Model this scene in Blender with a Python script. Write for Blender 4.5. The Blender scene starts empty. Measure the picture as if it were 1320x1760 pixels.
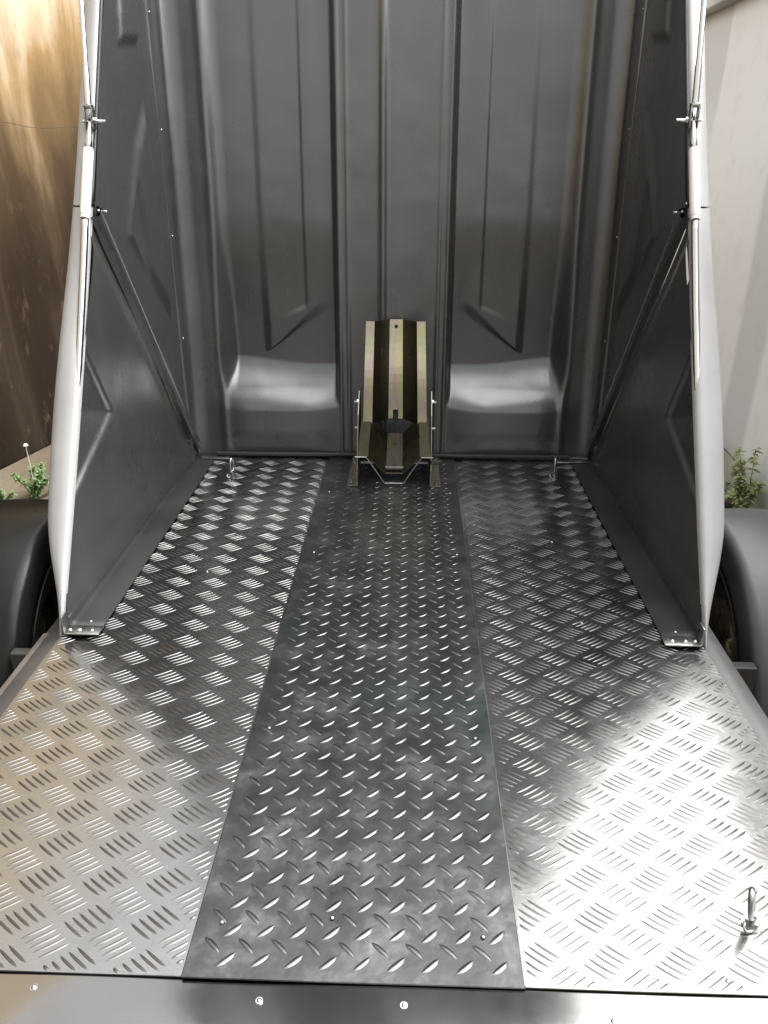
import bpy, bmesh, math, random
import numpy as np
from mathutils import Vector, Matrix
R = math.radians
random.seed(7)
sc = bpy.context.scene

# ---------------------------------------------------------------- camera
cam_d = bpy.data.cameras.new('camera')
cam = bpy.data.objects.new('camera', cam_d)
sc.collection.objects.link(cam)
cam_d.sensor_fit = 'VERTICAL'; cam_d.sensor_height = 36.0
cam_d.lens = 1350.0 / 1760.0 * 36.0
cam_d.clip_start = 0.02; cam_d.clip_end = 600
cam.location = (0.06, 0.0, 0.952)
cam.rotation_euler = (R(90 - 24), 0, R(1.94))
sc.camera = cam

# ---------------------------------------------------------------- light
SUN_EL, SUN_AZ = 55.0, 102.0       # azimuth measured from -Y (behind the camera) towards +X
w = bpy.data.worlds.new('World'); sc.world = w; w.use_nodes = True
nt = w.node_tree; nt.nodes.clear()
out = nt.nodes.new('ShaderNodeOutputWorld'); bg = nt.nodes.new('ShaderNodeBackground')
sky = nt.nodes.new('ShaderNodeTexSky'); sky.sky_type = 'NISHITA'; sky.sun_disc = False
hs = nt.nodes.new('ShaderNodeHueSaturation'); hs.inputs['Saturation'].default_value = 0.06
sky.dust_density = 6.0; sky.air_density = 1.0; sky.ozone_density = 1.0
nt.links.new(sky.outputs[0], hs.inputs['Color']); nt.links.new(hs.outputs[0], bg.inputs['Color'])
bg.inputs['Strength'].default_value = 0.13
nt.links.new(bg.outputs[0], out.inputs[0])
az = R(SUN_AZ); el = R(SUN_EL)
sdir = Vector((math.sin(az) * math.cos(el), -math.cos(az) * math.cos(el), math.sin(el)))   # towards the sun
sky.sun_elevation = el
sky.sun_rotation = math.atan2(sdir.x, sdir.y)
sl = bpy.data.lights.new('sun', 'SUN'); sl.energy = 2.0; sl.angle = R(96); sl.color = (1, 0.985, 0.96)
so = bpy.data.objects.new('sun', sl); sc.collection.objects.link(so)
so.rotation_euler = (-sdir).to_track_quat('-Z', 'Y').to_euler()
sc.view_settings.view_transform = 'Standard'; sc.view_settings.look = 'None'
sc.view_settings.exposure = 2.2; sc.view_settings.gamma = 1.0
sc.cycles.max_bounces = 10; sc.cycles.glossy_bounces = 6; sc.cycles.diffuse_bounces = 5

# ---------------------------------------------------------------- materials
class NB:
    def __init__(s, name):
        s.m = bpy.data.materials.new(name); s.m.use_nodes = True
        s.t = s.m.node_tree; s.t.nodes.clear()
        s.o = s.n('ShaderNodeOutputMaterial'); s.b = s.n('ShaderNodeBsdfPrincipled')
        s.l(s.b.outputs[0], s.o.inputs[0])
        s.co = s.n('ShaderNodeTexCoord').outputs['Object']
    def n(s, k, **kw):
        x = s.t.nodes.new(k)
        for a, v in kw.items(): setattr(x, a, v)
        return x
    def l(s, a, b): s.t.links.new(a, b)
    def mapped(s, scale, rot=(0, 0, 0), loc=(0, 0, 0)):
        m = s.n('ShaderNodeMapping'); s.l(s.co, m.inputs[0])
        m.inputs['Scale'].default_value = scale; m.inputs['Rotation'].default_value = rot; m.inputs['Location'].default_value = loc
        return m.outputs[0]
    def noise(s, scale, detail=4, rough=.55, vec=None, dist=0):
        x = s.n('ShaderNodeTexNoise'); x.inputs['Scale'].default_value = scale
        x.inputs['Detail'].default_value = detail; x.inputs['Roughness'].default_value = rough
        x.inputs['Distortion'].default_value = dist
        s.l(vec if vec is not None else s.co, x.inputs['Vector']); return x.outputs['Fac']
    def ramp(s, fac, stops, interp='LINEAR'):
        x = s.n('ShaderNodeValToRGB'); x.color_ramp.interpolation = interp
        e = x.color_ramp.elements
        while len(e) < len(stops): e.new(0.5)
        for i, (p, c) in enumerate(stops):
            e[i].position = p; e[i].color = (c, c, c, 1) if not hasattr(c, '__len__') else (*c, 1)
        s.l(fac, x.inputs[0]); return x.outputs[0]
    def rng(s, fac, a, b, c, d):
        x = s.n('ShaderNodeMapRange'); s.l(fac, x.inputs[0])
        for i, v in enumerate((a, b, c, d)): x.inputs[i + 1].default_value = v
        return x.outputs[0]
    def mix(s, fac, a, b, mode='MIX'):
        x = s.n('ShaderNodeMix', data_type='RGBA', blend_type=mode)
        for sock, v in ((x.inputs[0], fac), (x.inputs[6], a), (x.inputs[7], b)):
            if hasattr(v, 'links') or hasattr(v, 'is_linked'): s.l(v, sock)
            elif hasattr(v, '__len__'): sock.default_value = (*v, 1)
            else: sock.default_value = v
        return x.outputs[2]
    def math(s, op, a, b=0.0):
        x = s.n('ShaderNodeMath', operation=op)
        for sock, v in ((x.inputs[0], a), (x.inputs[1], b)):
            if hasattr(v, 'is_linked'): s.l(v, sock)
            else: sock.default_value = v
        return x.outputs[0]
    def bump(s, h, strength=.3, dist=.01, prev=None):
        x = s.n('ShaderNodeBump'); x.inputs['Strength'].default_value = strength; x.inputs['Distance'].default_value = dist
        s.l(h, x.inputs['Height'])
        if prev is not None: s.l(prev, x.inputs['Normal'])
        s.l(x.outputs[0], s.b.inputs['Normal']); return x.outputs[0]
    def set(s, **kw):
        for k, v in kw.items():
            sock = s.b.inputs[k.replace('_', ' ')]
            if hasattr(v, 'is_linked'): s.l(v, sock)
            elif hasattr(v, '__len__') and len(v) == 3: sock.default_value = (*v, 1)
            else: sock.default_value = v
        return s
    def xyz(s):
        x = s.n('ShaderNodeSeparateXYZ'); s.l(s.co, x.inputs[0]); return x.outputs

def mat_gelcoat(name, col, rough, coat=.24):
    b = NB(name)
    big = b.noise(2.2, 3); drip = b.noise(5, 3, .5, b.mapped((1.6, 1.6, .5)))
    c = b.mix(b.rng(big, .3, .7, 0, 1), tuple(x * .88 for x in col), tuple(x * 1.08 for x in col))
    c = b.mix(b.rng(drip, .55, .8, 0, .3), c, tuple(x * 1.25 + .004 for x in col))
    sc_ = b.noise(7, 7, .75, b.mapped((1, 1.2, .8), (0, 0, 0), (4, 2, 1)))
    c = b.mix(b.rng(sc_, .62, .74, 0, .30), c, tuple(x * 2.2 + .02 for x in col))
    b.set(Base_Color=c, Roughness=b.math('ADD', b.rng(drip, .3, .75, rough * .8, rough * 1.3), b.rng(sc_, .56, .72, 0, .14)), Specular_IOR_Level=.8, Coat_Weight=.25, Coat_IOR=1.6, Coat_Roughness=coat)
    wv = b.noise(5, 2, .4); fine = b.noise(160, 2, .6)
    n1 = b.bump(wv, .16, .03); b.bump(fine, .04, .002, n1)
    return b.m

def mat_alu(name, col=(.78, .77, .76), rough=.2):
    b = NB(name)
    n = b.noise(7, 6, .62); sp = b.noise(90, 3, .6); sw = b.noise(24, 5, .7, b.mapped((1, .25, 1)))
    scr = b.noise(60, 3, .6, b.mapped((.6, 9, 1), (0, 0, .5)))
    dirt = b.rng(n, .50, .74, 0, 1)
    c = b.mix(b.math('MULTIPLY', dirt, .5), col, tuple(x * .62 for x in col))
    c = b.mix(b.rng(sw, .58, .76, 0, .35), c, (col[0] * .5, col[1] * .48, col[2] * .44))
    r = b.math('ADD', b.rng(n, .3, .75, rough * .75, rough * 1.5), b.rng(scr, .5, .8, 0, .10))
    r = b.math('ADD', r, b.rng(sp, .6, .8, 0, .08))
    b.set(Base_Color=c, Metallic=1.0, Roughness=r)
    wave = b.noise(3.6, 2, .4)
    n1 = b.bump(wave, .30, .010); b.bump(sp, .06, .0015, n1)
    return b.m

def mat_galv():
    b = NB('galvanised_steel')
    n = b.noise(11, 7, .72, None, .3); v = b.n('ShaderNodeTexVoronoi'); v.inputs['Scale'].default_value = 65
    b.l(b.co, v.inputs['Vector'])
    st = b.noise(16, 5, .7, b.mapped((1, .6, 1)))
    f2 = b.noise(2.6, 3, .6, b.mapped((1, 1, 1), (0, 0, 0), (3.3, 1.7, 0)))
    c = b.ramp(n, [(.30, (.052, .051, .053)), (.50, (.070, .070, .072)), (.62, (.105, .11, .11)), (.76, (.21, .23, .225))])
    c = b.mix(b.rng(st, .56, .74, 0, .5), c, (.07, .07, .075))
    c = b.mix(b.rng(f2, .54, .66, 0, .35), c, (.055, .10, .09))
    b.set(Base_Color=c, Metallic=.92, Roughness=b.rng(n, .3, .75, .26, .42))
    n1 = b.bump(st, .18, .004); b.bump(v.outputs['Distance'], .05, .002, n1)
    return b.m

def mat_metal(name, col, rough, scale=30, wear=.25):
    b = NB(name)
    n = b.noise(scale, 5, .6)
    b.set(Base_Color=b.mix(b.rng(n, .45, .75, 0, wear), col, tuple(x * .4 for x in col)), Metallic=1.0, Roughness=b.rng(n, .3, .7, rough * .7, rough * 1.4))
    b.bump(n, .08, .002)
    return b.m

def mat_zinc(name='yellow_zinc_plating', k=1.0):
    b = NB(name)
    n = b.noise(7, 2, .5, b.mapped((2.4, 1, .8)), .6); s = b.noise(60, 4, .6, b.mapped((1, 1, .12)))
    c = b.ramp(n, [(p, tuple(q * k for q in c_)) for p, c_ in [(.30, (.34, .36, .25)), (.42, (.42, .39, .22)), (.50, (.42, .31, .32)), (.58, (.40, .40, .26)), (.70, (.33, .34, .24))]])
    c = b.mix(b.rng(s, .5, .75, 0, .35), c, (.36 * k, .34 * k, .24 * k))
    b.set(Base_Color=c, Metallic=1.0, Roughness=b.rng(s, .3, .7, .24, .40))
    b.bump(s, .06, .002)
    return b.m

def mat_plain(name, col, rough, bump=.1, scale=80, var=.25, spec=.5):
    b = NB(name)
    n = b.noise(scale, 4); g = b.noise(4, 4)
    c = b.mix(b.rng(g, .35, .7, 0, 1), tuple(x * (1 - var) for x in col), tuple(x * (1 + var) for x in col))
    b.set(Base_Color=c, Roughness=b.rng(g, .3, .7, rough * .85, min(1, rough * 1.15)), Specular_IOR_Level=spec)
    b.bump(n, bump, .003)
    return b.m

def mat_leftwall():
    b = NB('stained_ochre_render')
    x, y, z = b.xyz()
    st = b.noise(2.0, 6, .62, b.mapped((1.3, 1.3, .22)), .5)
    sp = b.noise(14, 5, .7, b.mapped((1, 1, .5)))
    n = b.noise(1.3, 4, .5)
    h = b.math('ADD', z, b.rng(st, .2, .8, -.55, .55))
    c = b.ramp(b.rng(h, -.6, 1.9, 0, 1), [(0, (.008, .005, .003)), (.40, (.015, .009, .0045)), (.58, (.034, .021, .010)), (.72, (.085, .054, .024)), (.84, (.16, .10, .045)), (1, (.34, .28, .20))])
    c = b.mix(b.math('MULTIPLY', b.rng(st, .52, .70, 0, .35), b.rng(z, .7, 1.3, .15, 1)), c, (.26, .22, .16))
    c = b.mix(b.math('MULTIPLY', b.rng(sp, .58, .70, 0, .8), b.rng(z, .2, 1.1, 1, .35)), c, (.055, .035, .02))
    b.set(Base_Color=c, Roughness=.9, Specular_IOR_Level=.08)
    n1 = b.bump(sp, .35, .01); b.bump(n, .25, .05, n1)
    return b.m

def mat_rightwall():
    b = NB('white_painted_render')
    x, y, z = b.xyz()
    wob = b.noise(1.2, 2, .5)
    def band(lean, lo, hi, soft=.03):      # soft grey shading painted into the wall colour as slightly leaning bands
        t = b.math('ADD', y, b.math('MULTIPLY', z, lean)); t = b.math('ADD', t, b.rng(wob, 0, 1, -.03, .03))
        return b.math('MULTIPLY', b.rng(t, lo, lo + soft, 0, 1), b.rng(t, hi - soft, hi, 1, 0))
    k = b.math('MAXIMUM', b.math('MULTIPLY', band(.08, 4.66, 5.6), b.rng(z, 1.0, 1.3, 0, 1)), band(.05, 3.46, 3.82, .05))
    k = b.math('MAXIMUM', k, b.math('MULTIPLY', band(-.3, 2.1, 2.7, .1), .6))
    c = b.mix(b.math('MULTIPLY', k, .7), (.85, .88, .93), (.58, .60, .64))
    low = b.rng(b.math('ADD', z, b.rng(wob, 0, 1, -.06, .06)), -.36, -.24, 1, 0)
    g = b.noise(9, 5, .6)
    c = b.mix(low, c, (.46, .47, .42))
    c = b.mix(b.rng(g, .55, .8, 0, .25), c, (.42, .42, .38))
    b.set(Base_Color=c, Roughness=.6)
    b.bump(b.noise(60, 4), .15, .004)
    return b.m

def mat_ground():
    b = NB('old_concrete')
    n = b.noise(1.6, 6, .6); g = b.noise(30, 4, .6); v = b.n('ShaderNodeTexVoronoi', feature='DISTANCE_TO_EDGE')
    v.inputs['Scale'].default_value = .9
    wv = b.n('ShaderNodeVectorMath', operation='ADD'); nz = b.n('ShaderNodeTexNoise'); nz.inputs['Scale'].default_value = 5
    b.l(b.co, nz.inputs['Vector']); sc_ = b.n('ShaderNodeVectorMath', operation='SCALE'); sc_.inputs['Scale'].default_value = .25
    b.l(nz.outputs['Color'], sc_.inputs[0]); b.l(b.co, wv.inputs[0]); b.l(sc_.outputs[0], wv.inputs[1]); b.l(wv.outputs[0], v.inputs['Vector'])
    c = b.ramp(n, [(.3, (.045, .036, .024)), (.55, (.075, .060, .040)), (.75, (.10, .083, .058))])
    c = b.mix(b.rng(g, .5, .8, 0, .4), c, (.15, .12, .08))
    crack = b.rng(v.outputs['Distance'], .004, .018, 1, 0)
    c = b.mix(crack, c, (.03, .025, .018))
    b.set(Base_Color=c, Roughness=.9, Specular_IOR_Level=.15)
    n1 = b.bump(g, .3, .01); b.bump(b.math('SUBTRACT', 1.0, crack), .6, .02, n1)
    return b.m

M = {}
M['gel'] = mat_gelcoat('grey_gelcoat', (.024, .0255, .025), .29)
M['gel_floor'] = mat_plain('dark_grey_flange', (.014, .014, .014), .5, .12, 90, .3, .25)
M['paint'] = mat_plain('pale_grey_paint', (.225, .225, .225), .45, .06, 120, .10)
M['alu'] = mat_alu('tread_aluminium', (.29, .288, .284), .19)
M['bar'] = mat_alu('worn_aluminium_relief', (.115, .113, .110), .31)
M['galv'] = mat_galv(); M['bar_bright'] = mat_alu('rubbed_bare_edge', (.22, .22, .21), .35)
M['loz'] = mat_alu('worn_steel_relief', (.095, .096, .096), .32)
M['stainless'] = mat_metal('brushed_stainless', (.25, .247, .243), .12, 9, .15)
M['chrome'] = mat_metal('bright_steel', (.46, .46, .45), .16, 40, .15)
M['steel'] = mat_metal('zinc_steel', (.30, .30, .29), .30, 60, .5)
M['zinc'] = mat_zinc(); M['zinc_shaded'] = mat_zinc('shade_tinted_zinc', .28); M['zinc_deep_shade'] = mat_zinc('deep_shade_tinted_zinc', .05); M['railgrey'] = mat_plain('scuffed_grey_paint', (.055, .055, .055), .4, .2, 40, .3)  # darker zinc copies put the shade of trough walls and cradle into the colour
M['plastic'] = mat_plain('black_plastic', (.006, .006, .0055), .28, .12, 60, .3, .12); M['plastic_r'] = mat_plain('sky_sheen_black_plastic', (.020, .020, .021), .42, .12, 60, .25, .4)  # right mudguard's copy is lightened, its sky sheen painted into the colour
M['rubber'] = mat_plain('black_rubber', (.02, .02, .02), .7, .3, 60)
M['frame'] = mat_plain('frame_paint', (.022, .020, .018), .5, .2, 40, .5, .3)
M['seal'] = mat_plain('rubber_seal', (.012, .012, .012), .6)
M['white'] = mat_plain('white_plastic', (.50, .49, .47), .35, .05, 60, .05)
M['hole'] = mat_plain('shadowed_hole', (.008, .008, .007), .9)
M['worn'] = mat_plain('worn_edge', (.045, .036, .028), .6, .4, 50, .5)
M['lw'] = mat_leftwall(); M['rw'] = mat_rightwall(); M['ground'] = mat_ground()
M['coping'] = mat_plain('grey_coping', (.55, .55, .55), .8)
M['leaf'] = mat_plain('leaf_green', (.075, .13, .03), .55, .1, 30, .45)
M['leaf_pale'] = mat_plain('leaf_pale', (.22, .27, .10), .6, .1, 30, .35)
M['stalk'] = mat_plain('stalk', (.16, .15, .07), .7)

# ---------------------------------------------------------------- helpers
col = sc.collection
def link_mesh(name, verts, faces, mat, parent=None, smooth=False, mats=None):
    me = bpy.data.meshes.new(name); me.from_pydata([tuple(v) for v in verts], [], [tuple(f) for f in faces])
    me.materials.append(mat)
    if smooth: me.polygons.foreach_set('use_smooth', [True] * len(me.polygons))
    me.update()
    o = bpy.data.objects.new(name, me); col.objects.link(o)
    if parent is not None: o.parent = parent
    return o
def empty(name, label, cat, loc=(0, 0, 0), group=None):
    o = bpy.data.objects.new(name, None); col.objects.link(o); o.location = loc; o.empty_display_size = .1
    o['label'] = label; o['category'] = cat
    if group: o['group'] = group
    return o
def part_empty(name, parent, loc=(0, 0, 0)):
    o = bpy.data.objects.new(name, None); col.objects.link(o); o.parent = parent; o.location = loc; o.empty_display_size = .05
    return o
class MB:
    def __init__(s): s.v = []; s.f = []
    def add(s, vs, fs):
        k = len(s.v); s.v += [tuple(v) for v in vs]; s.f += [tuple(i + k for i in f) for f in fs]; return s
    def box(s, x0, x1, y0, y1, z0, z1, mtx=None, bev=0.0):
        bm = bmesh.new(); bmesh.ops.create_cube(bm, size=1)
        for v in bm.verts:
            v.co = Vector(((x0 + x1) / 2 + v.co.x * (x1 - x0), (y0 + y1) / 2 + v.co.y * (y1 - y0), (z0 + z1) / 2 + v.co.z * (z1 - z0)))
        if bev: bmesh.ops.bevel(bm, geom=bm.edges[:], offset=bev, segments=2, affect='EDGES', profile=.5)
        if mtx: bm.transform(mtx)
        s.frombm(bm); return s
    def frombm(s, bm):
        bm.verts.ensure_lookup_table()
        for i, v in enumerate(bm.verts): v.index = i
        s.add([v.co[:] for v in bm.verts], [[v.index for v in f.verts] for f in bm.faces]); bm.free()
    def tube(s, pts, rad, n=12, caps=True):
        pts = [Vector(p) for p in pts]; rs = rad if hasattr(rad, '__len__') else [rad] * len(pts)
        vs = []; fs = []; up = None
        for i, p in enumerate(pts):
            d = ((pts[min(i + 1, len(pts) - 1)] - pts[max(i - 1, 0)])).normalized()
            if up is None: up = d.orthogonal().normalized()
            u = (up - d * up.dot(d)).normalized(); up = u; v = d.cross(u)
            for k in range(n):
                a = 2 * math.pi * k / n; vs.append(p + (u * math.cos(a) + v * math.sin(a)) * rs[i])
        for i in range(len(pts) - 1):
            for k in range(n):
                a = i * n + k; b = i * n + (k + 1) % n; fs.append((a, b, b + n, a + n))
        if caps: fs.append(tuple(range(n - 1, -1, -1))); fs.append(tuple(range((len(pts) - 1) * n, len(pts) * n)))
        return s.add(vs, fs)
    def dome(s, c, r, h, n=12, rings=4, axis=Vector((0, 0, 1))):
        q = axis.to_track_quat('Z', 'Y'); vs = []; fs = []
        for i in range(rings):
            t = i / rings * math.pi / 2
            for k in range(n):
                a = 2 * math.pi * k / n
                vs.append(Vector(c) + q @ Vector((r * math.cos(t) * math.cos(a), r * math.cos(t) * math.sin(a), h * math.sin(t))))
        vs.append(Vector(c) + q @ Vector((0, 0, h)))
        for i in range(rings - 1):
            for k in range(n): fs.append((i * n + k, i * n + (k + 1) % n, (i + 1) * n + (k + 1) % n, (i + 1) * n + k))
        for k in range(n): fs.append(((rings - 1) * n + k, (rings - 1) * n + (k + 1) % n, rings * n))
        return s.add(vs, fs)
    def build(s, name, mat, parent=None, smooth=False, ang=None):
        o = link_mesh(name, s.v, s.f, mat, parent, smooth)
        if ang is not None: o.data.shade_auto = True if False else None
        return o
def autosmooth(o, deg=35):
    me = o.data; bm = bmesh.new(); bm.from_mesh(me)
    for f in bm.faces: f.smooth = True
    for e in bm.edges:
        if len(e.link_faces) == 2 and e.calc_face_angle(0) > R(deg): e.smooth = False
    bm.to_mesh(me); bm.free(); return o
def grid(P, flip=False):          # P: array (n, m, 3)
    n, m = P.shape[:2]; vs = P.reshape(-1, 3)
    i = np.arange(n - 1)[:, None] * m + np.arange(m - 1)[None, :]
    q = np.stack([i, i + 1, i + m + 1, i + m], -1).reshape(-1, 4)
    if flip: q = q[:, ::-1]
    return vs.tolist(), q.tolist()
def sm(a, b, x):
    t = np.clip((x - a) / (b - a), 0, 1); return t * t * (3 - 2 * t)
def solidify(o, th, off=-1):
    m = o.modifiers.new('thickness', 'SOLIDIFY'); m.thickness = th; m.offset = off; return o

# ---------------------------------------------------------------- the setting
GZ = -0.5
g = link_mesh('ground', [(-200, -200, GZ), (200, -200, GZ), (200, 200, GZ), (-200, 200, GZ)], [(0, 1, 2, 3)], M['ground'])
g['kind'] = 'structure'
# left wall: runs at a slant to the trailer
def lwx(y): return -2.062 + (y - 3.749) * .23
LWa, LWb = -6.0, 9.0  # unseen rear stretch added past the camera to block sky at the left
mb = MB()
ys = np.linspace(LWa, LWb, 90); zs = np.linspace(GZ - .05, 3.1, 50)
P = np.array([[(lwx(y) + .012 * math.sin(y * 2.1 + z) + .008 * math.sin(z * 5 + y), y, z) for y in ys] for z in zs])
v, f = grid(P); mb.add(v, f)
mb.box(lwx(LWa) - .2, lwx(LWa), LWa, LWa + .02, GZ, 3.1)
lw = empty('boundary_wall', 'tall stained ochre and brown wall behind the left mudguard', 'wall', (lwx(3), 3, GZ))
def under(o, root):
    o.parent = root; o.matrix_parent_inverse = Matrix.Translation(root.location).inverted(); return o
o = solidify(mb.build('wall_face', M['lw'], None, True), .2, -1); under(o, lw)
mb = MB()
pts = []
for i, t in enumerate(np.linspace(0, 1, 14)):
    y = 3.2 + t * 2.2; pts.append((lwx(y) + .018, y, 1.12 + .012 * math.sin(i * 2.3)))
mb.tube(pts, .0014, 5); o = mb.build('render_crack', M['hole']); under(o, lw)

rw = empty('white_wall', 'tall white painted wall behind the right mudguard', 'wall', (1.6, 3, GZ))
mb = MB()
ys = np.linspace(.9, 9, 60); zs = np.linspace(GZ - .05, 1.66, 24)
P = np.array([[(1.6 + .010 * math.sin(y * 1.7) + .006 * math.sin(z * 4 + y * 2), y, z) for y in ys] for z in zs])
v, f = grid(P, True); mb.add(v, f)
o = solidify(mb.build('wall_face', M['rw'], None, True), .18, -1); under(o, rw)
mb = MB(); mb.box(1.54, 1.84, .9, 9, 1.66, 1.74, bev=.008); o = mb.build('coping', M['coping']); under(o, rw)
mb = MB(); mb.tube([(1.597 + .01 * math.sin(y * 1.7), y, -.33 + .006 * math.sin(y * 9)) for y in np.linspace(1.5, 6, 40)], .0020, 5)
o = mb.build('render_crack', M['hole']); under(o, rw)

# ---------------------------------------------------------------- the trailer
T = empty('motorcycle_trailer', 'open grey clamshell motorcycle trailer with chequered aluminium and steel floor', 'trailer', (0, 0, 0))
HW = .70                     # half width of deck
Y0, Y1 = .668, 2.70
# deck sheets (3 mm thick, seams between)
def sheet(name, mat, x0, x1, y0, y1, zt, th=.0025, nx=24, ny=80, wav=0.0, sx=1.0):
    xs = np.linspace(x0, x1, nx); yy = np.linspace(y0, y1, ny)
    X, Y = np.meshgrid(xs, yy)
    Z = zt + wav * (np.sin(X * 9 * sx + 1) * np.sin(Y * 5.3) + .6 * np.sin(X * 21 * sx + Y * 8))
    # pressed-down front lip with shallow buckles
    v, f = grid(np.stack([X, Y, Z], -1))
    o = link_mesh(name, v, f, mat, T, True); solidify(o, th, -1); es = o.modifiers.new('hard_edges', 'EDGE_SPLIT'); es.split_angle = R(40)
    return o
def wavz(x, y, wav, sx): return wav * (math.sin(x * 9 * sx + 1) * math.sin(y * 5.3) + .6 * math.sin(x * 21 * sx + y * 8))
WV = .0010
left_plate = sheet('tread_plate', M['alu'], -HW, -.2225, Y0, Y1, 0, wav=WV)
left_plate['label'] = 'left aluminium five-bar tread plate'
right_plate = sheet('tread_plate', M['alu'], .2165, HW, Y0, Y1, 0, wav=WV, sx=-1)
right_plate['label'] = 'right aluminium five-bar tread plate, bright with sky reflection'
centre_plate = sheet('wheel_track_plate', M['galv'], -.2215, .2155, Y0 - .002, Y1, .0015, nx=24, wav=.0004)
centre_plate['label'] = 'centre galvanised steel plate with raised lozenges'

def ridge(L, W, H, n=6, pw=.7):
    """low elongated rounded ridge along x, returns verts, faces"""
    vs = []; fs = []
    for i in range(n + 1):
        t = -1 + 2 * i / n; e = max(0.0, 1 - abs(t) ** 2.6) ** pw
        hw = W / 2 * max(e, .10); h = H * max(e, .0)
        for (a, b) in ((-1, -.02), (-.55, .72), (0, 1.0), (.55, .72), (1, -.02)):
            vs.append((t * L / 2, a * hw, b * h if b > 0 else -.0006))
    for i in range(n):
        for k in range(4):
            a = i * 5 + k; fs.append((a, a + 5, a + 6, a + 1))
    return vs, fs
def stamp(mb, shape, x, y, z, ang, s=1.0, curve=0.0):
    c, sn = math.cos(ang), math.sin(ang)
    vs = [(x + (vx * c - (vy + curve * vx * vx) * sn) * s, y + (vx * sn + (vy + curve * vx * vx) * c) * s, z + vz * s) for vx, vy, vz in shape[0]]
    mb.add(vs, shape[1])
bar = ridge(.043, .0050, .0012, 6, .45)
def five_bar(plate, x0, x1, cx, cy, wav, sx, curve):
    mb = MB(); PX, PY = .093, .0655
    for j in range(-8, 40):
        for i in range(-8, 8):
            for kind in (0, 1):
                x = cx + PX * (i + .5 * kind); y = cy + PY * (j + .5 * kind)
                if y < Y0 - .03 or y > Y1 - .10: continue
                ang = R(35.0 if kind == 0 else -35.0)
                for q in range(-2, 3):
                    d = q * .0104
                    # bars step across the cell, slightly sheared so that the cell is a lozenge
                    ox = -math.sin(ang) * d; oy = math.cos(ang) * d
                    if kind == 0: ox += math.cos(ang) * -d * .28; oy += math.sin(ang) * -d * .28
                    else: ox += math.cos(ang) * d * .28; oy += math.sin(ang) * d * .28
                    bx, by = x + ox + random.gauss(0, .00035), y + oy + random.gauss(0, .00035)
                    L = .0175
                    # trim the bars at the sheet edge
                    lo, hi = -.0215, .0215
                    c = math.cos(ang); s_ = math.sin(ang)
                    def inside(t): return x0 + .001 < bx + c * t < x1 - .001 and Y0 + .001 < by + s_ * t
                    ts = [t for t in np.linspace(-.0215, .0215, 23) if inside(t)]
                    if len(ts) < 4: continue
                    lo, hi = ts[0], ts[-1]; mid = (lo + hi) / 2; sc_ = (hi - lo) / .043
                    mx, my = bx + c * mid, by + s_ * mid
                    z = wavz(mx, my, wav, sx) + random.uniform(-.00015, .00005); hz = random.uniform(.75, 1.15)
                    vs = [(mx + (vx * sc_ * c - (vy + curve * vx * vx) * s_), my + (vx * sc_ * s_ + (vy + curve * vx * vx) * c), z + vz * hz) for vx, vy, vz in bar[0]]
                    mb.add(vs, bar[1])
    o = mb.build('raised_bars', M['bar'], plate, True); o['kind'] = 'stuff'
five_bar(left_plate, -HW, -.2225, -.418, .841, WV, 1, 1.5)
five_bar(right_plate, .2165, HW, .280, .935, WV, -1, 2.5)
loz = ridge(.0315, .0095, .0014, 8, .7)
mb = MB()
for j in range(-4, 52):
    for i in range(-8, 9):
        for kind in (0, 1):
            x = -.036 + .0446 * (i + .5 * kind); y = .691 + .0432 * (j + .5 * kind)
            if abs(x + .003) > .206 or y < Y0 + .012 or y > Y1 - .14: continue
            wear = 1.0
            if x < -.05 and y > 1.75: wear = .35
            stamp(mb, loz, x + random.gauss(0, .0003), y + random.gauss(0, .0003), .0015 + wavz(x, y, .0004, 1) - (1 - wear) * .0009, R((43 if kind == 0 else -43) + random.gauss(0, 1.0)), random.uniform(.94, 1.04), 3.0 if kind == 0 else -3.0)
o = mb.build('raised_lozenges', M['loz'], centre_plate, True); o['kind'] = 'stuff'

mb = MB(); mb.box(.2150, .2160, Y0, 2.6, .0008, .0024); mb.build('worn_edge', M['bar_bright'], centre_plate)
# sub-floor under the sheets
mb = MB(); mb.box(-.698, .698, .70, 2.70, -.05, -.008); mb.build('deck_frame', M['frame'], T)
# worn bright seam along the right edge of the centre plate
# rear sill of bright sheet, sloping towards the camera
xs = np.linspace(-.70, .70, 60); prof = [(.6678, -.0034), (.6650, -.0030), (.60, .0006), (.55, .0048), (.544, .0038), (.541, -.002), (.540, -.09)]
P = np.array([[(x, y, z + .0006 * math.sin(x * 13)) for x in xs] for y, z in prof])
v, f = grid(P, True)
sill = link_mesh('rear_sill', v, f, M['stainless'], T, True); solidify(sill, .003, -1); autosmooth(sill, 30)
sill['label'] = 'smooth bright metal strip across the rear edge of the deck'

# side rails
for sx, lab in ((-1, 'left deck rail, black with a worn brown edge'), (1, 'right deck rail of scuffed grey steel')):
    mb = MB(); a, b_ = sorted((sx * .7015, sx * .745)); mb.box(a, b_, .53, 2.75, -.07, -.006, bev=.004)
    o = mb.build('side_rail', M['frame'] if sx < 0 else M['railgrey'] if 'railgrey' in M else M['frame'], T); autosmooth(o); o['label'] = lab
    if sx < 0:
        mb = MB(); mb.box(-.7475, -.736, .53, 1.46, -.012, -.004, bev=.002); mb.build('worn_edge', M['worn'], o)

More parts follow.
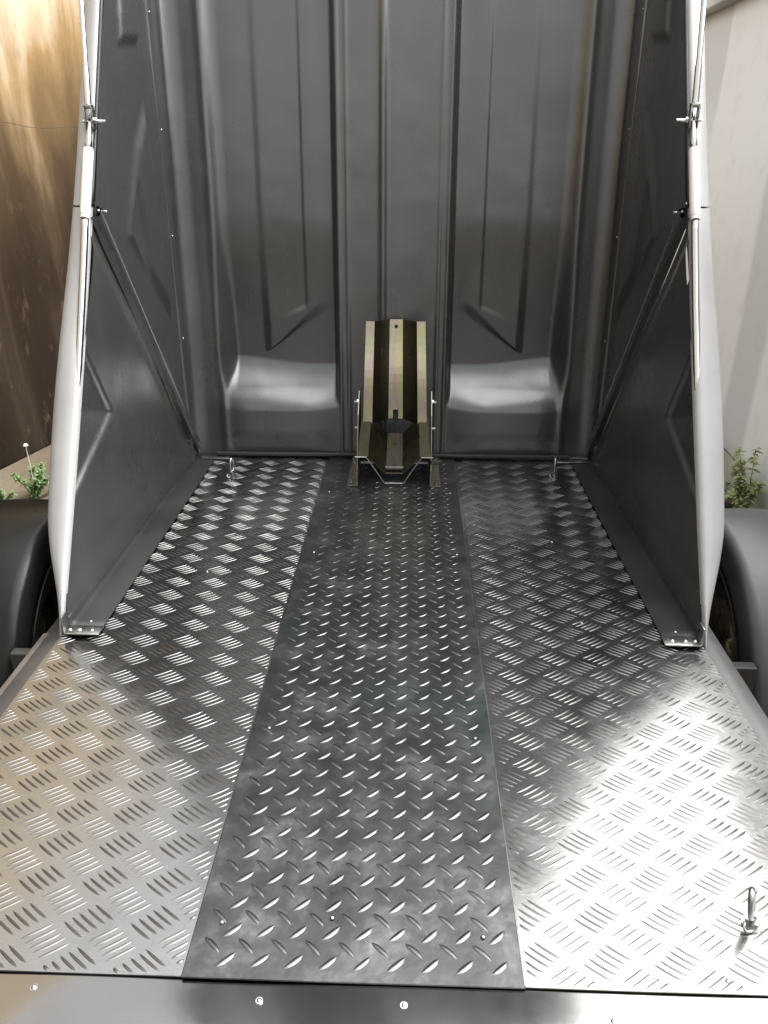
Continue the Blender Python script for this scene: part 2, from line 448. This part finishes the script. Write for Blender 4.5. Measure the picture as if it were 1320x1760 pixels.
# ---- shell geometry functions
def Ye(z):      # rear edge of the shell side, by height
    z = np.asarray(z, float)
    base = 1.455 + .585 * z + .02 * np.sin(np.clip(z / 1.3, 0, 1) * math.pi)
    hi = 1.455 + .585 * 1.7
    return np.where(z < 1.7, base, hi + .585 * (1 - np.exp(-(z - 1.7) * 1.3)) / 1.3)
def Yf(z): return 2.62 + .07 * np.asarray(z, float)          # forward skin (the lid's roof, standing on end)
ZT = 3.0
def W(z):
    z = np.asarray(z, float); t = np.clip((z - 2.25) / (ZT - 2.25), 0, 1)
    return (.70 + .17 * sm(1.35, 2.3, z)) * np.sqrt(np.clip(1 - t ** 2.6, 0, 1))
def Yd(z): return 2.62 - np.asarray(z, float) * (2.62 - 1.967) / .824   # lower edge of the raised lid
SPLIT = .845

def poly_sd(y, z, pts):   # signed distance-ish inside convex polygon (positive inside), pts counter-clockwise in (y,z)
    d = None
    for (a, b), (c, e) in zip(pts, pts[1:] + pts[:1]):
        L = math.hypot(c - a, e - b); s = ((c - a) * (z - b) - (e - b) * (y - a)) / L
        d = s if d is None else np.minimum(d, s)
    return d
def relief_fixed(y, z):   # inward relief of the lower side panel
    ins = poly_sd(y, z, [(1.50, .19), (1.604, .234), (1.946, .317), (1.786, .598), (1.70, .72), (1.3, .5)])
    d = -.010 * sm(0, .014, ins) - .13 * np.clip(ins, 0, .2)
    d = d + .010 * sm(.10, .0, z) + .004 * np.sin(y * 7) * np.sin(z * 6)
    d = d + .012 * sm(.02, .10, (Yd(z) - y)) * sm(.40, .10, (Yd(z) - y))
    return d
def relief_lid(y, z):
    ins = poly_sd(y, z, [(2.17, .77), (2.50, .48), (2.45, 1.12), (2.32, 1.0)])
    d = .013 * sm(0, .04, ins)
    ins2 = poly_sd(y, z, [(2.20, .78), (2.34, .63), (2.31, .93)])
    d = d - .010 * sm(0, .02, ins2)
    ins3 = poly_sd(y, z, [(2.28, 1.22), (2.45, 1.24), (2.62, 2.3), (2.50, 2.3)])
    d = d + .014 * sm(0, .03, ins3)
    return d + .003 * np.sin(y * 9) * np.sin(z * 5)

for sx in (-1, 1):
    # fixed lower side panel
    zs = np.linspace(0, SPLIT, 150); u = np.linspace(0, 1, 150)
    U_, Z_ = np.meshgrid(u, zs); Y_ = Ye(Z_) + U_ * (np.maximum(Yd(Z_) , Ye(Z_) + .002) - Ye(Z_))
    X_ = -sx * -1 * (W(Z_)) ; X_ = sx * (.70 - relief_fixed(Y_, Z_))
    v, f = grid(np.stack([X_, Y_, Z_], -1), sx > 0)
    fp = link_mesh('side_panel', v, f, M['gel'], T, True)
    fp['label'] = ('left' if sx < 0 else 'right') + ' fixed lower side panel with pressed facets'
    # outer skin and rolled edge
    def rim(name, z0, z1, parent, n=60, back=None):
        zz = np.linspace(z0, z1, n); rows = []
        for z in zz:
            k = float(sm(-.04, .22, z)); kk = (.12 + .88 * k) * (1 + .38 * math.exp(-((z - .42) / .34) ** 2))
            wv_ = float(W(z)); ye = float(Ye(z)); r = []
            for (a, b) in ((-.001, .006), (.000, -.003), (.003, -.010), (.009, -.013), (.020, -.011), (.034, -.004), (.045, .006), (.051, .022), (.052, .06), (.052, .20)):
                ww = wv_ + a * kk
                r.append((sx * ww, ye + b, z))
            if back is not None: r.append((sx * (wv_ + .052 * kk), float(back(z)), z))
            rows.append(r)
        v, f = grid(np.array(rows), sx < 0)
        o = link_mesh(name, v, f, M['paint'], parent, True); autosmooth(o, 50); return o
    o = rim('painted_rim', 0.0, SPLIT + .01, fp, back=lambda z: max(float(Yd(z)), float(Ye(z)) + .21))
    # dark flange lying on the deck at the foot of the panel
    zs_ = []
    prof = [(.6925, .030), (.6915, .018), (.687, .009), (.679, .0062), (.618, .0062), (.6165, .004)]
    rows = [[(sx * a, y, z) for a, z in prof] for y in np.linspace(1.462, 2.60, 30)]
    v, f = grid(np.array(rows), sx < 0)
    o = link_mesh('floor_flange', v, f, M['gel_floor'], fp, True); solidify(o, .002, 1)

# the lid
lid = part_empty('lid', T)
lid['label'] = 'raised grey lid standing on end'
zs = np.linspace(0, ZT - .002, 420); u = np.linspace(0, 1, 90)
for sx in (-1, 1):
    U_, Z_ = np.meshgrid(u, zs); ya = np.where(Z_ < SPLIT - .02, np.maximum(Yd(Z_), Ye(Z_)), Ye(Z_)); ya = np.where(Z_ < .02, 2.60, ya)
    yb = Yf(Z_) + .01
    Y_ = ya + U_ * (np.maximum(yb, ya + .003) - ya)
    X_ = sx * (W(Z_) - relief_lid(Y_, Z_) * (Z_ < 2.4) - .004)
    v, f = grid(np.stack([X_, Y_, Z_], -1), sx > 0)
    o = link_mesh('lid_side', v, f, M['gel'], lid, True)
    o['label'] = ('left' if sx < 0 else 'right') + ' inner side of the lid'
    o = rim('lid_rim', SPLIT + .014, ZT, lid, n=120, back=lambda z: float(Yf(z)) + .12)
    # lower edge strip of the lid, running down to the front corner
    mb = MB()
    a = Vector((sx * .688, 1.955, .835)); b_ = Vector((sx * .688, 2.605, .012))
    d = (b_ - a).normalized(); nrm = Vector((1, 0, 0)); side = d.cross(nrm).normalized()
    if side.z < 0: side = -side
    rows = []
    for t in np.linspace(0, 1, 24):
        p = a + (b_ - a) * t; wd = .034
        rows.append([tuple(p + side * q * wd + Vector((-sx * h, 0, 0))) for q, h in ((-.05, -.012), (0, .006), (.12, .010), (.40, .010), (.5, .003), (.6, .010), (.92, .010), (1.0, .004), (1.05, -.012))])
    v, f = grid(np.array(rows), sx > 0)
    o = link_mesh('lid_edge_strip', v, f, M['gel'], lid, True); autosmooth(o, 40)
    # seam batten with rivets at the front of the side
    rows = []
    for z in np.linspace(.02, 2.3, 60):
        w_ = float(W(z)); yy = 2.560 + .07 * max(0, z - 1.2) * .8
        rows.append([(sx * (w_ - .001), yy - .003, z), (sx * (w_ - .008), yy, z), (sx * (w_ - .008), yy + .038, z), (sx * (w_ - .001), yy + .041, z)])
    v, f = grid(np.array(rows), sx > 0)
    seam = link_mesh('seam_batten', v, f, M['gel'], lid)
    for z in (.10, .42, .74, 1.04, 1.34, 1.64):
        mb = MB(); mb.dome((sx * (.70 - .008), 2.583, z), .0042, .003, 8, 3, Vector((-sx, 0, 0)))
        mb.build('rivet', M['steel'], lid, True)

# lid face (forward wall)
ZB = .006
xs_ = np.linspace(-1, 1, 420); zs = np.concatenate([np.linspace(ZB, .6, 200), np.linspace(.606, ZT - .01, 200)])
S_, Z_ = np.meshgrid(xs_, zs); Wz = np.maximum(W(Z_), .01); X_ = S_ * Wz
sc_x = np.where(Wz < .70, .70 / Wz, 1.0); XR = X_ * np.minimum(sc_x, 1.6); A = np.abs(XR)
F = Yf(Z_)
rec = sm(.180, .200, A) * (1 - sm(.535, .600, A))            # recessed side bays
shelf_lo = 0; rz = sm(.170, .315, Z_ - .03 * sm(.28, .58, A))
depth = .020 + .052 * sm(.80, .30, Z_)
D = rec * rz * depth
# raised pentagon pad inside each bay
zb = .349 + (.432 - np.clip(A, .244, .432)) / (.432 - .244) * .127
pad = sm(.0, .030, .447 - A) * sm(.0, .06, A - .210) * sm(.0, .012 + .04 * (1 - sm(.25, .42, A)), Z_ - zb)
D = D - pad * rec * (.003 + .010 * sm(.65, .42, Z_))
pad2 = sm(0, .014, A - .285 + .02 * (Z_ < .47)) * sm(0, .03, Z_ - (.50 - (A - .28) * .45)) * sm(.0, .12, .436 - A)
D = D + pad2 * .0035
# twin beads beside the centre panel and a soft ridge down its middle
bead = lambda c, w_, h: h * np.exp(-((A - c) / w_) ** 2)
D = D - bead(.176, .006, .0035) - bead(.148, .006, .003)
D = D - .0085 * np.exp(-((XR + .034) / .011) ** 2) - .004 * np.exp(-((XR + .02) / .06) ** 2)
D = D - bead(.582, .014, .006)
# lower box bulges a little
D = D - .022 * sm(.0, .10, Z_) * sm(.24, .16, Z_) * sm(.66, .50, A) * sm(.165, .32, A)
# corner fillets
D = D - .035 * (1 - np.sqrt(np.clip(1 - np.clip((A - .64) / .06, 0, 1) ** 2, 0, 1)))
Y_ = F + D
v, f = grid(np.stack([X_, Y_, Z_], -1))
face = link_mesh('lid_face', v, f, M['gel'], lid, True)
face['label'] = 'ribbed inner face of the lid'
# outer roof skin
rows = [[(s * (float(W(z)) + .05), float(Yf(z)) + .13 + .02 * math.cos(s * 1.5), z) for s in np.linspace(-1, 1, 21)] for z in np.linspace(-.05, ZT, 40)]
v, f = grid(np.array(rows), True); link_mesh('lid_roof', v, f, M['paint'], lid, True)
# rubber seal in the joint between lid foot and deck
mb = MB(); mb.box(-.62, .62, 2.600, 2.616, .0045, .016, bev=.003); mb.build('rubber_seal', M['seal'], lid)
# dark seal beside the upper rim
for sx in (-1, 1):
    mb = MB(); mb.tube([(sx * (float(W(z)) - .001), float(Ye(z)) - .006, z) for z in np.linspace(.86, 2.3, 40)], .0045, 8)
    mb.build('edge_seal', M['seal'], lid, True)

# ---- lid stays (struts): clamp tube, sleeve, clevis, rod
for sx in (-1, 1):
    st = part_empty('lid_stay', T)
    st['label'] = ('left' if sx < 0 else 'right') + ' lid stay with pinned clevis'
    e = lambda z, dx=0, dy=0: (sx * (.706 + dx), float(Ye(z)) - .026 + dy, z)
    mb = MB(); zz = np.linspace(.05, .845, 24)
    mb.tube([e(z, .006 * (1 - (z / .845)), .050 * (1 - z / .845) ** .8) for z in zz], .0085, 14); mb.build('lower_tube', M['chrome'], st, True)
    mb = MB(); mb.tube([e(.840), e(.846), e(.975), e(.981)], [.0112, .0122, .0122, .0112], 18); mb.tube([e(.832), e(.840)], .0105, 14)
    autosmooth(mb.build('sleeve', M['white'], st, True), 50)
    mb = MB(); mb.tube([e(.975), e(1.0), e(1.03), e(1.058)], [.009, .0075, .0045, .003], 10); mb.build('flattened_neck', M['chrome'], st, True)
    # clevis fork
    mb = MB(); c = Vector(e(1.045))
    for q in (-1, 1):
        mb.box(c.x + q * .009 - .0018, c.x + q * .009 + .0018, c.y - .009, c.y + .009, c.z - .022, c.z + .026, bev=.0015)
    mb.box(c.x - .0108, c.x + .0108, c.y - .009, c.y + .009, c.z + .022, c.z + .032, bev=.003)
    autosmooth(mb.build('clevis', M['steel'], st))
    mb = MB(); mb.tube([c + Vector((sx * .018, 0, -.004)), c + Vector((-sx * .038, 0, -.004))], .0036, 10)
    mb.tube([c + Vector((-sx * .012, 0, -.004)), c + Vector((-sx * .018, 0, -.004))], .0075, 6)
    autosmooth(mb.build('pin', M['chrome'], st))
    mb = MB(); top = Vector((sx * .715, float(Ye(1.85)) - .03, 1.85)); b0 = c + Vector((0, 0, .03)); mid = Vector((sx * .708, 2.105, 1.30))
    mb.tube([b0, b0 + (mid - b0) * .35], .0078, 12); mb.tube([b0 + (mid - b0) * .35, mid, top], .0062, 12)
    autosmooth(mb.build('rod', M['chrome'], st), 50)
    # small screw in the panel next to the sleeve foot
    mb = MB(); mb.dome((sx * .69, 1.985, .845), .006, .006, 10, 3, Vector((-sx, 0, 0))); mb.tube([(sx * .69, 1.985, .845), (sx * .668, 1.98, .845)], .0025, 6)
    mb.build('panel_screw', M['steel'], fp if sx > 0 else T, True)

# ---- floor hinge brackets at the foot of each rim, with screws
for sx in (-1, 1):
    mb = MB(); a, b_ = sorted((sx * .612, sx * .690)); mb.box(a, b_, 1.435, 1.470, .0085, .0115, bev=.001)
    a, b_ = sorted((sx * .688, sx * .692)); mb.box(a, b_, 1.437, 1.468, .010, .05, bev=.001)
    br = autosmooth(mb.build('corner_bracket', M['steel'], T))
    for x in (.632, .660, .681):
        mb = MB(); mb.dome((sx * x, 1.452, .0112), .0055, .0035, 10, 3); mb.build('screw', M['chrome'], br, True)
    mb = MB(); a, b_ = sorted((sx * .565, sx * .685)); mb.box(a, b_, 2.552, 2.570, .008, .012, bev=.001)
    autosmooth(mb.build('corner_bracket', M['steel'], T))

# ---- loose screws in deck and sill
scr = [(-.117, .640), (.063, .640), (.317, .628), (-.405, .648)]
proto = None
for (x, y) in scr:
    mb = MB(); z = -.0026 + (.660 - y) * .07; mb.dome((x, y, z), .0036, .0032, 12, 3); mb.tube([(x, y, z - .001), (x, y, z + .0006)], .0046, 14)
    o = mb.build('screw', M['chrome'], sill, True); autosmooth(o, 50)
deck_scr = [(-.190, 1.149, .003), (-.187, .745, .003), (.168, .735, .003), (-.037, .757, .003), (.186, 1.133, .003), (-.19, 1.86, .003), (.19, 1.86, .003),
            (.474, .684, 0), (.66, 1.13, 0), (.455, 1.535, 0), (-.19, 2.28, .003), (.19, 2.28, .003), (-.66, 1.05, 0), (-.45, 1.75, 0), (.455, 1.95, 0)]
for (x, y, z) in deck_scr:
    mb = MB(); mb.dome((x, y, z), .0034, .0026, 12, 3)
    par = centre_plate if abs(x) < .22 else (right_plate if x > 0 else left_plate)
    o = mb.build('screw', M['steel'], par, True)
for sx in (-1, 1):
    mb = MB(); mb.dome((sx * .652, 1.495, .0062), .0042, .003, 10, 3); mb.build('screw', M['steel'], T, True)

# ---- tie-down eye bolts
def eye_bolt(x, y, ang, tilt, label, lean=0.0):
    root = part_empty('tie_down_eye', T, (x, y, 0)); root['label'] = label
    mb = MB(); mb.tube([(0, 0, 0), (0, 0, .003)], .014, 20); mb.tube([(0, 0, .003), (0, 0, .010)], .0098, 6); mb.tube([(0, 0, .01), (0, 0, .022)], .0052, 12)
    o = mb.build('base_nut', M['steel'], root); autosmooth(o)
    mb = MB(); pts = []
    for k in range(25):
        a = 2 * math.pi * k / 24; pts.append(Vector((math.sin(a) * .0125, 0, .042 - math.cos(a) * .0235)))
    rot = Matrix.Rotation(lean, 4, 'Y') @ Matrix.Rotation(ang, 4, 'Z') @ Matrix.Rotation(tilt, 4, 'X')
    mb.tube([rot @ p for p in pts], .0042, 10, False); mb.build('ring', M['steel'], root, True)
    mb = MB(); pts = [Vector((-.014 + .0, -.006, .014)), Vector((-.017, -.010, .008)), Vector((-.013, -.014, .003)), Vector((-.004, -.012, .005))]
    mb.tube(pts, .0022, 8); mb.build('spring_clip', M['steel'], root, True)
eye_bolt(.537, .768, R(64), R(4), 'near right tie-down eye bolt', R(-15))
eye_bolt(-.522, 2.404, R(80), 0, 'far left tie-down eye bolt')
eye_bolt(.54, 2.44, R(80), 0, 'far right tie-down eye bolt')

# ---- mudguards and wheels
for sx in (-1, 1):
    C0 = (1.74, -.20); RR = .360; rows = []
    prof = [(.800, -.075), (.798, -.060), (.799, -.012), (.806, -.001), (.825, .004), (.93, .007), (1.02, .003), (1.045, -.006), (1.055, -.02), (1.055, -.07)]
    for a in np.linspace(R(-28), R(208), 70):
        rows.append([(sx * x, C0[0] + (RR + d) * math.cos(a), C0[1] + (RR + d) * math.sin(a)) for x, d in prof])
    v, f = grid(np.array(rows), sx > 0)
    mg = link_mesh('mudguard', v, f, M['plastic'] if sx < 0 else M['plastic_r'] if 'plastic_r' in M else M['plastic'], T, True); solidify(mg, .004, -1); autosmooth(mg, 50)
    mg['label'] = ('left' if sx < 0 else 'right') + ' black plastic mudguard'
    mb = MB(); mb.tube([(sx * .7965, C0[0] + (RR - .078) * math.cos(a), C0[1] + (RR - .078) * math.sin(a)) for a in np.linspace(R(-20), R(200), 60)], .003, 6)
    mb.build('lip', M['plastic'], mg, True)
    for yy in (1.40, 2.05):
        mb = MB(); mb.box(*sorted((sx * .748, sx * .80)), yy, yy + .025, -.20, -.02, bev=.003); mb.build('stay_bracket', M['frame'], mg)
    wh = part_empty('wheel', T, (sx * .92, 1.74, -.22)); wh['label'] = ('left' if sx < 0 else 'right') + ' road wheel under its mudguard'
    rows = []
    for k in range(49):
        a = 2 * math.pi * k / 48
        rows.append([(x, r * math.cos(a), r * math.sin(a)) for x, r in ((-.06, .17), (-.078, .19), (-.082, .225), (-.074, .262), (-.055, .276), (-.02, .28), (.02, .28), (.055, .276), (.074, .262), (.082, .225), (.078, .19), (.06, .17))])
    v, f = grid(np.array(rows)); link_mesh('tyre', v, f, M['rubber'], wh, True)
    mb = MB()
    for k in range(40):
        a = 2 * math.pi * k / 40; m = Matrix.Rotation(a, 4, 'X')
        mb.box(-.07, -.01, -.012, .012, .276, .2845, m); mb.box(.01, .07, -.012 + .015, .012 + .015, .276, .2845, m)
    tr = mb.build('tread_blocks', M['rubber'], wh); tr['kind'] = 'stuff'
    rows = [[(x, r * math.cos(a), r * math.sin(a)) for x, r in ((-.06, .172), (-.05, .16), (-.02, .15), (-.015, .05), (-.03, .04), (-.03, .0))] for a in np.linspace(0, 2 * math.pi, 41)]
    v, f = grid(np.array(rows)); link_mesh('rim', M['steel'] and v, f, M['steel'], wh, True)

# ---------------------------------------------------------------- wheel chock
CH = empty('wheel_chock', 'yellow zinc plated front wheel chock standing on the centre steel plate', 'wheel chock', (0.0, 2.42, .003))
def trough(name, ya, za, yb, zb, wa, wb, depth, parent, main=None, bow=0.0):
    main = main or M['zinc']
    """W-profile: flange | sloped wall | bottom strip | sloped wall | flange, each its own mesh; a = lower end, b = upper end"""
    o = part_empty(name, parent)
    n = Vector((0, -(zb - za), (yb - ya))).normalized()      # out of the trough, towards camera/up
    a = Vector((0, ya, za)); b_ = Vector((0, yb, zb))
    def strip(nm, s0, s1, d0, d1, mat, th=.0025):
        rows = []
        for t in np.linspace(0, 1, 14):
            p = a + (b_ - a) * t + Vector((0, -bow * math.exp(-((t - .42) / .28) ** 2), 0)); ww = wa + (wb - wa) * t
            rows.append([tuple(p + Vector((s0 * ww, 0, 0)) - n * d0), tuple(p + Vector(((s0 + s1) / 2 * ww, 0, 0)) - n * (d0 + d1) / 2), tuple(p + Vector((s1 * ww, 0, 0)) - n * d1)])
        v, f = grid(np.array(rows)); q = link_mesh(nm, v, f, mat, o); solidify(q, th, 0); return q
    strip('flange', -.5, -.36, 0, 0, main); strip('flange', .36, .5, 0, 0, main)
    strip('trough_wall', -.36, -.12, .001, depth, M['zinc_shaded']); strip('trough_wall', .12, .36, depth, .001, M['zinc_shaded'])
    strip('outer_lip', -.5, -.505, .001, .022, main); strip('outer_lip', .5, .505, .001, .022, main)
    strip('trough_bottom', -.12, .12, depth, depth, main)
    return o, a, b_, n
bxx = .012
up = part_empty('upper_cradle', CH)
CH_children_off = Vector((bxx, -2.42, -.003))
def rebase(o): o.location = CH_children_off
t1, a, b_, n = trough('upright_trough', 2.478, .165, 2.515, .492, .208, .186, .105, CH, None, .008); rebase(t1)
bpy.data.objects.remove(up)
def on_trough(t, s, dn, a=a, b_=b_): return a + (b_ - a) * t + Vector((s, -.008 * math.exp(-((t - .42) / .28) ** 2), 0)) - n * dn
def disc(c, nrm, r, nm, parent, mat=M['hole'], sq=1.0):
    mb = MB(); nrm = Vector(nrm).normalized(); mb.tube([c, c + nrm * .0008], r, 16); return mb.build(nm, mat, parent)
disc(on_trough(.93, 0, .105 - .0015), n, .006, 'bolt_hole', t1)
mb = MB(); c = on_trough(.05, 0, .1033); mb.box(-.009, .009, -.0008, .0, -.03, .012); mb.tube([Vector((0, 0, .012)), Vector((0, -.0008, .012))], .009, 16)
slot = mb.build('slot', M['hole'], t1); slot.location = c; slot.rotation_euler = (-math.atan2(.05, .33), 0, 0)
for q in (-1, 1):
    wn = Vector((-q * .055, 0, 0)) + n * .0
    c = a + (b_ - a) * .72 + Vector((q * .24 * .2, -.005, 0)) - n * .052
    nn = (n * .047 + Vector((-q * .105, 0, 0))).normalized()
    disc(c + nn * .002, nn, .006, 'wall_hole', t1); disc(c + nn * .002 - (b_ - a) * .05, nn, .005, 'wall_hole', t1)
t2, a2, b2, n2 = trough('lower_trough', 2.345, .098, 2.50, .185, .228, .218, .084, CH, M['zinc_deep_shade']); rebase(t2)
for t_, r_ in ((.22, .006), (.75, .008)):
    c = a2 + (b2 - a2) * t_ - n2 * (.084 - .002); disc(c, n2, r_, 'bolt_hole', t2)
# bright end profile of the lower trough
mb = MB(); e0 = a2 + Vector((0, -.002, 0)); ww = .232
prof = [(-.53, -.030), (-.53, 0), (-.38, 0), (-.13, .082), (.13, .082), (.38, 0), (.53, 0), (.53, -.030)]
prof = [(-.53, .022), (-.53, 0), (-.38, 0), (-.13, .088), (.13, .088), (.38, 0), (.53, 0), (.53, .022)]
mb.tube([e0 + Vector((s * ww, 0, 0)) + Vector((0, 0, -d)) for s, d in prof], .0021, 8)
o = mb.build('end_hoop', M['steel'], CH); rebase(o)
# side cheek plates between the two troughs
for q in (-1, 1):
    mb = MB(); x = q * .118
    pts = [(2.36, .012), (2.60, .012), (2.612, .06), (2.575, .245), (2.53, .262), (2.46, .20), (2.40, .10)]
    vs = [(x, y, z) for y, z in pts] + [(x + q * .003, y, z) for y, z in pts]; nn = len(pts)
    fs = [tuple(range(nn)), tuple(range(2 * nn - 1, nn - 1, -1))] + [(i, (i + 1) % nn, nn + (i + 1) % nn, nn + i) for i in range(nn)]
    mb.add(vs, fs); o = mb.build('cheek_plate', M['zinc_shaded'] if 'zinc_shaded' in M else M['zinc'], CH); rebase(o)
    mb = MB(); mb.tube([(x, 2.53, .225), (x + q * .018, 2.53, .225)], .004, 8); mb.tube([(x + q * .004, 2.53, .225), (x + q * .009, 2.53, .225)], .009, 6)
    o = mb.build('pivot_bolt', M['steel'], CH); rebase(o)
    mb = MB(); mb.tube([(x, 2.50, .145), (x + q * .016, 2.50, .145)], .0035, 8); o = mb.build('stop_bolt', M['steel'], CH); rebase(o)
# cross bars and feet
for q in (-1, 1):
    mb = MB(); mb.box(*sorted((q * .060, q * .108)), 2.372, 2.384, .066, .072); o = mb.build('cross_bar', M['steel'], CH); rebase(o)
mb = MB(); mb.box(-.03, .03, 2.392, 2.402, .042, .0475, bev=.001); o = mb.build('pivot_plate', M['steel'], CH); rebase(o)
for q in (-1, 1):
    mb = MB(); mb.box(*sorted((q * .116, q * .120)), 2.335, 2.60, .003, .048, bev=.001)
    mb.box(*sorted((q * .119, q * .150)), 2.335, 2.60, .003, .0065, bev=.001)
    o = mb.build('foot_angle', M['zinc'], CH); rebase(o)
    mb = MB(); mb.box(*sorted((q * .1155, q * .1195)), 2.328, 2.334, .004, .048); mb.box(*sorted((q * .117, q * .150)), 2.328, 2.334, .004, .0085)
    o = mb.build('foot_end', M['steel'], CH); rebase(o)
    for y in (2.345, 2.55):
        mb = MB(); mb.tube([(q * .138, y, .006), (q * .138, y, .012)], .0075, 6); mb.tube([(q * .138, y, .012), (q * .138, y, .022)], .0035, 8)
        o = autosmooth(mb.build('foot_bolt', M['steel'], CH)); rebase(o)
# dark pivot handle on the right cheek
mb = MB(); mb.box(.118, .150, 2.38, 2.39, .060, .074, bev=.003); o = mb.build('release_lever', M['rubber'], CH); rebase(o)

# ---------------------------------------------------------------- weeds
def leafy(name, label, cat, base, h, spread, n, mat, seedv, group=None, size=.022, stalks=6, flower=False):
    rnd = random.Random(seedv); root = empty(name, label, cat, base, group)
    ml = MB(); ms = MB()
    for k in range(stalks):
        a = rnd.uniform(0, 2 * math.pi); hh = h * rnd.uniform(.45, 1); r = spread * rnd.uniform(.2, 1)
        p0 = Vector((rnd.uniform(-.02, .02), rnd.uniform(-.02, .02), 0)); p1 = p0 + Vector((math.cos(a) * r, math.sin(a) * r, hh))
        pm = (p0 + p1) / 2 + Vector((0, 0, hh * .15)); pts = [p0, pm, p1]
        ms.tube(pts, [.0022, .0016, .0008], 5)
        for j in range(n // stalks):
            t = rnd.uniform(.12, 1); p = (p0 * (1 - t) ** 2 + pm * 2 * t * (1 - t) + p1 * t * t)
            q = Matrix.Rotation(rnd.uniform(0, 6.28), 4, 'Z') @ Matrix.Rotation(rnd.uniform(-.9, .5), 4, 'Y') @ Matrix.Rotation(rnd.uniform(-.5, .5), 4, 'X')
            s = size * rnd.uniform(.5, 1.2)
            vs = [(0, 0, 0), (s * .35, -s * .22, .0), (s * .75, -s * .18, -.1 * s), (s * 1.1, 0, -.25 * s), (s * .75, s * .18, -.1 * s), (s * .35, s * .22, 0), (s * .5, 0, s * .06)]
            ml.add([p + q @ Vector(v) for v in vs], [(0, 1, 6), (1, 2, 6), (2, 3, 6), (3, 4, 6), (4, 5, 6), (5, 0, 6)])
    ml.build('leaves', mat, root)['kind'] = 'stuff'; ms.build('stems', M['stalk'], root)
    if flower:
        mb = MB(); mb.dome(Vector((0, 0, h * 1.75)), .012, .012, 8, 3); mb.tube([(0, 0, 0), (.004, 0, h), (0, 0, h * 1.75)], .0018, 5)
        mb.build('flower_head', M['white'], root)
    return root
leafy('weed', 'leafy green weed with a tall stalk growing from the cracked paving by the left mudguard', 'weed', (-1.70, 3.36, GZ), .15, .16, 900, M['leaf'], 3, flower=True)
leafy('weed', 'low dark green weed at the far left edge beside the mudguard', 'weed', (-1.80, 3.20, GZ), .17, .14, 700, M['leaf'], 5)
leafy('weed', 'tall pale weed against the foot of the white wall at the right edge', 'weed', (1.53, 3.22, GZ), .34, .10, 600, M['leaf_pale'], 8, size=.03, stalks=9)
leafy('weed', 'low green weed between the white wall and the right rim of the shell', 'weed', (1.46, 3.42, GZ), .12, .14, 460, M['leaf_pale'], 9, size=.026, stalks=12)
leafy('weed', 'small dry stalked weed in front of the white wall', 'weed', (1.50, 3.65, GZ), .24, .10, 80, M['leaf_pale'], 12, size=.016)
